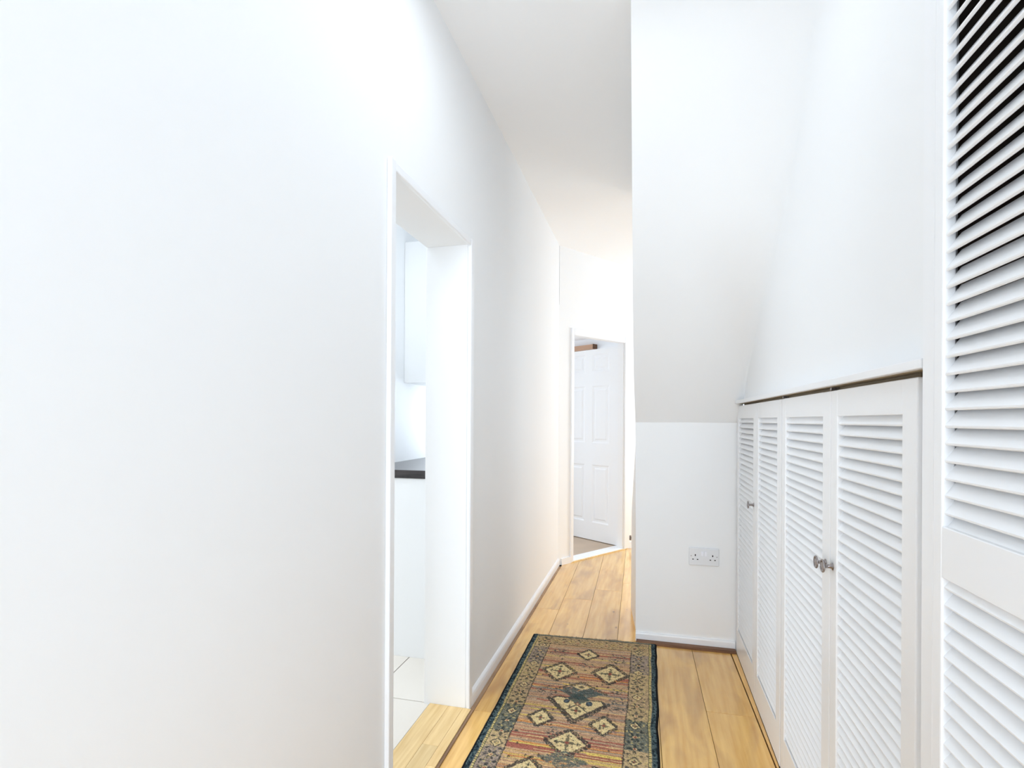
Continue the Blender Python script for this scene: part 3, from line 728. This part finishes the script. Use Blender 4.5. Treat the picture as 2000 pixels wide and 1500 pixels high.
# guard lines
for uc in (inner_l, inner_r): put((np.abs(Uj - uc) < 0.0026) & (V > end_v - 0.004), dark, 0.85)
put((np.abs(Vj - end_v) < 0.0026) & (U > 0.05) & (U < Wd - 0.05), dark, 0.8)
for s_, uc in ((1, 0.033), (-1, Wd - 0.033)):
    put(np.abs(U - uc) < 0.0036, yellow, 0.85); put((np.abs(U - uc) < 0.0036) & (np.sin(V * 2 * math.pi / 0.012) > 0.45), dark, 0.85)
    put(np.abs(U - uc - s_ * 0.006) < 0.0020, dark, 0.85)
put(V < 0.020, lin((96, 104, 100)), 0.9); put((V < 0.020) & (dash > 0.6), lin((150, 146, 128)), 0.7); put((np.abs(V - 0.023) < 0.0024), dark, 0.85)
edge_m = (U < 0.027) | (U > Wd - 0.027)
img[edge_m] = lin((52, 70, 78)); put(edge_m & (blob > 0.4), lin((96, 112, 112)), 0.75); put(edge_m & (blob < -0.7), black, 0.7)
put((U < 0.0095) | (U > Wd - 0.0095), black, 0.95)
# random tone of individual knots, some darker
img *= np.clip(1.0 + 0.20 * rng.normal(size=(ny, nx, 1)), 0.5, 1.5)
img *= (0.90 + 0.12 * np.sin(np.arange(ny) * math.pi)[:, None, None])
dk = (spk > 0.955) & ~edge_m; img[dk] *= 0.45
img *= np.array([1.34, 1.26, 1.20])
img = np.clip(img, 0.004, 0.9)
# geometry: slightly uneven pile, edges rolled down
zr = 0.0085 + 0.0005 * smooth2(9, 9) + 0.0012 * np.sin(V * 5.0 + U * 3) * 0.3
ed = np.minimum(np.minimum(U, Wd - U), np.minimum(V, (RY1 - RY0) - V)); zr = zr - 0.0045 * np.clip(1 - ed / 0.006, 0, 1) ** 2
wob = 0.0018 * np.interp(vsn, np.linspace(0, vsn[-1], 26), rng.normal(size=26))[:, None] * np.clip((U - Wd * 0.6) / (Wd * 0.4), -0.35, 1)
skew = 0.014 * (1 - U / Wd) * -1.0                      # far edge a touch out of square
co = np.stack([U + wob, -(V + 0 * U) + skew * np.clip(1 - V / 0.6, 0, 1) + 0.02 * (U / Wd) * np.clip(1 - V / 0.6, 0, 1), zr], -1).reshape(-1, 3)
# side skirts down to the floor
idx = np.arange(ny * nx).reshape(ny, nx)
quads = np.stack([idx[:-1, :-1], idx[1:, :-1], idx[1:, 1:], idx[:-1, 1:]], -1).reshape(-1, 4)
loop = np.concatenate([idx[0, :], idx[1:, -1], idx[-1, -2::-1], idx[-2:0:-1, 0]])
base = co[loop].copy(); base[:, 2] = 0.0003; nb = len(co)
bi_ = nb + np.arange(len(loop)); sk_q = np.stack([loop, np.roll(loop, -1), np.roll(bi_, -1), bi_], -1)
co = np.concatenate([co, base]); quads = np.concatenate([quads, sk_q])
me = bpy.data.meshes.new('rug_pile'); me.vertices.add(len(co)); me.vertices.foreach_set('co', co.astype(np.float32).ravel())
me.loops.add(quads.size); me.loops.foreach_set('vertex_index', quads.astype(np.int32).ravel())
me.polygons.add(len(quads)); me.polygons.foreach_set('loop_start', (np.arange(len(quads)) * 4).astype(np.int32)); me.polygons.foreach_set('loop_total', np.full(len(quads), 4, np.int32))
me.update(calc_edges=True); me.validate()
ca = me.color_attributes.new('weave', 'FLOAT_COLOR', 'POINT')
rgba = np.ones((len(co), 4), np.float32); rgba[:nb, :3] = img.reshape(-1, 3); rgba[nb:, :3] = black
ca.data.foreach_set('color', rgba.ravel())
mr_, ntr, br2 = newmat('woven_wool')
an = ntr.nodes.new('ShaderNodeVertexColor'); an.layer_name = 'weave'
tcr = ntr.nodes.new('ShaderNodeTexCoord'); nz = ntr.nodes.new('ShaderNodeTexNoise'); nz.inputs['Scale'].default_value = 900; nz.inputs['Detail'].default_value = 2
mpx = ntr.nodes.new('ShaderNodeMixRGB'); mpx.blend_type = 'MULTIPLY'; mpx.inputs[0].default_value = 0.35
rz_ = ntr.nodes.new('ShaderNodeValToRGB'); rz_.color_ramp.elements[0].position = 0.3; rz_.color_ramp.elements[0].color = (0.45, 0.45, 0.45, 1); rz_.color_ramp.elements[1].position = 0.6
ntr.links.new(tcr.outputs['Object'], nz.inputs['Vector']); ntr.links.new(nz.outputs['Fac'], rz_.inputs['Fac'])
ntr.links.new(an.outputs['Color'], mpx.inputs[1]); ntr.links.new(rz_.outputs['Color'], mpx.inputs[2]); ntr.links.new(mpx.outputs[0], br2.inputs['Base Color'])
bpr = ntr.nodes.new('ShaderNodeBump'); bpr.inputs['Strength'].default_value = 0.6; bpr.inputs['Distance'].default_value = 0.0015
ntr.links.new(nz.outputs['Fac'], bpr.inputs['Height']); ntr.links.new(bpr.outputs['Normal'], br2.inputs['Normal'])
br2.inputs['Roughness'].default_value = 0.95; br2.inputs['Specular IOR Level'].default_value = 0.05
me.materials.append(mr_)
rug = tag(empty('runner_rug', (RX0, RY1, 0)), 'faded multicoloured patterned runner rug with dark blue edges on oak floor', 'rug')
pile = bpy.data.objects.new('pile', me); COL.objects.link(pile); pile.parent = rug
# fringe of short wool ends at the far edge
M['fringe'] = paint('fringe_wool', srgb(176, 148, 112), 0.95, 0, 1, 0.05, 0.3)
bm = bmesh.new()
for i in range(330):
    u = rng.uniform(0.004, Wd - 0.004); dense = (0.40 < u < 0.47) or (u > 0.56)
    if not dense and rng.random() < 0.35: continue
    ln = rng.uniform(0.010, 0.026) if dense else rng.uniform(0.003, 0.010)
    y0 = -0.014 * (1 - u / Wd) + 0.02 * u / Wd - 0.003; a = rng.normal(0, 0.5); wv = 0.0009
    p = [Vector((u, y0, 0.005)), Vector((u + math.sin(a) * ln * 0.5, y0 + ln * 0.55, rng.uniform(0.003, 0.010))), Vector((u + math.sin(a) * ln * 0.9 + rng.normal(0, 0.002), y0 + ln, 0.0012))]
    rings = []
    for q, rr in zip(p, (wv, wv, wv * 0.5)):
        rings.append([bm.verts.new(q + Vector((math.cos(t) * rr, 0, math.sin(t) * rr))) for t in (0, 2.094, 4.189)])
    for a_, b_ in zip(rings[:-1], rings[1:]):
        for k in range(3): bm.faces.new((a_[k], a_[(k + 1) % 3], b_[(k + 1) % 3], b_[k]))
fr_o = obj('fringe', bm, M['fringe'], rug); fr_o['kind'] = 'stuff'; fr_o['label'] = 'tan wool fringe'
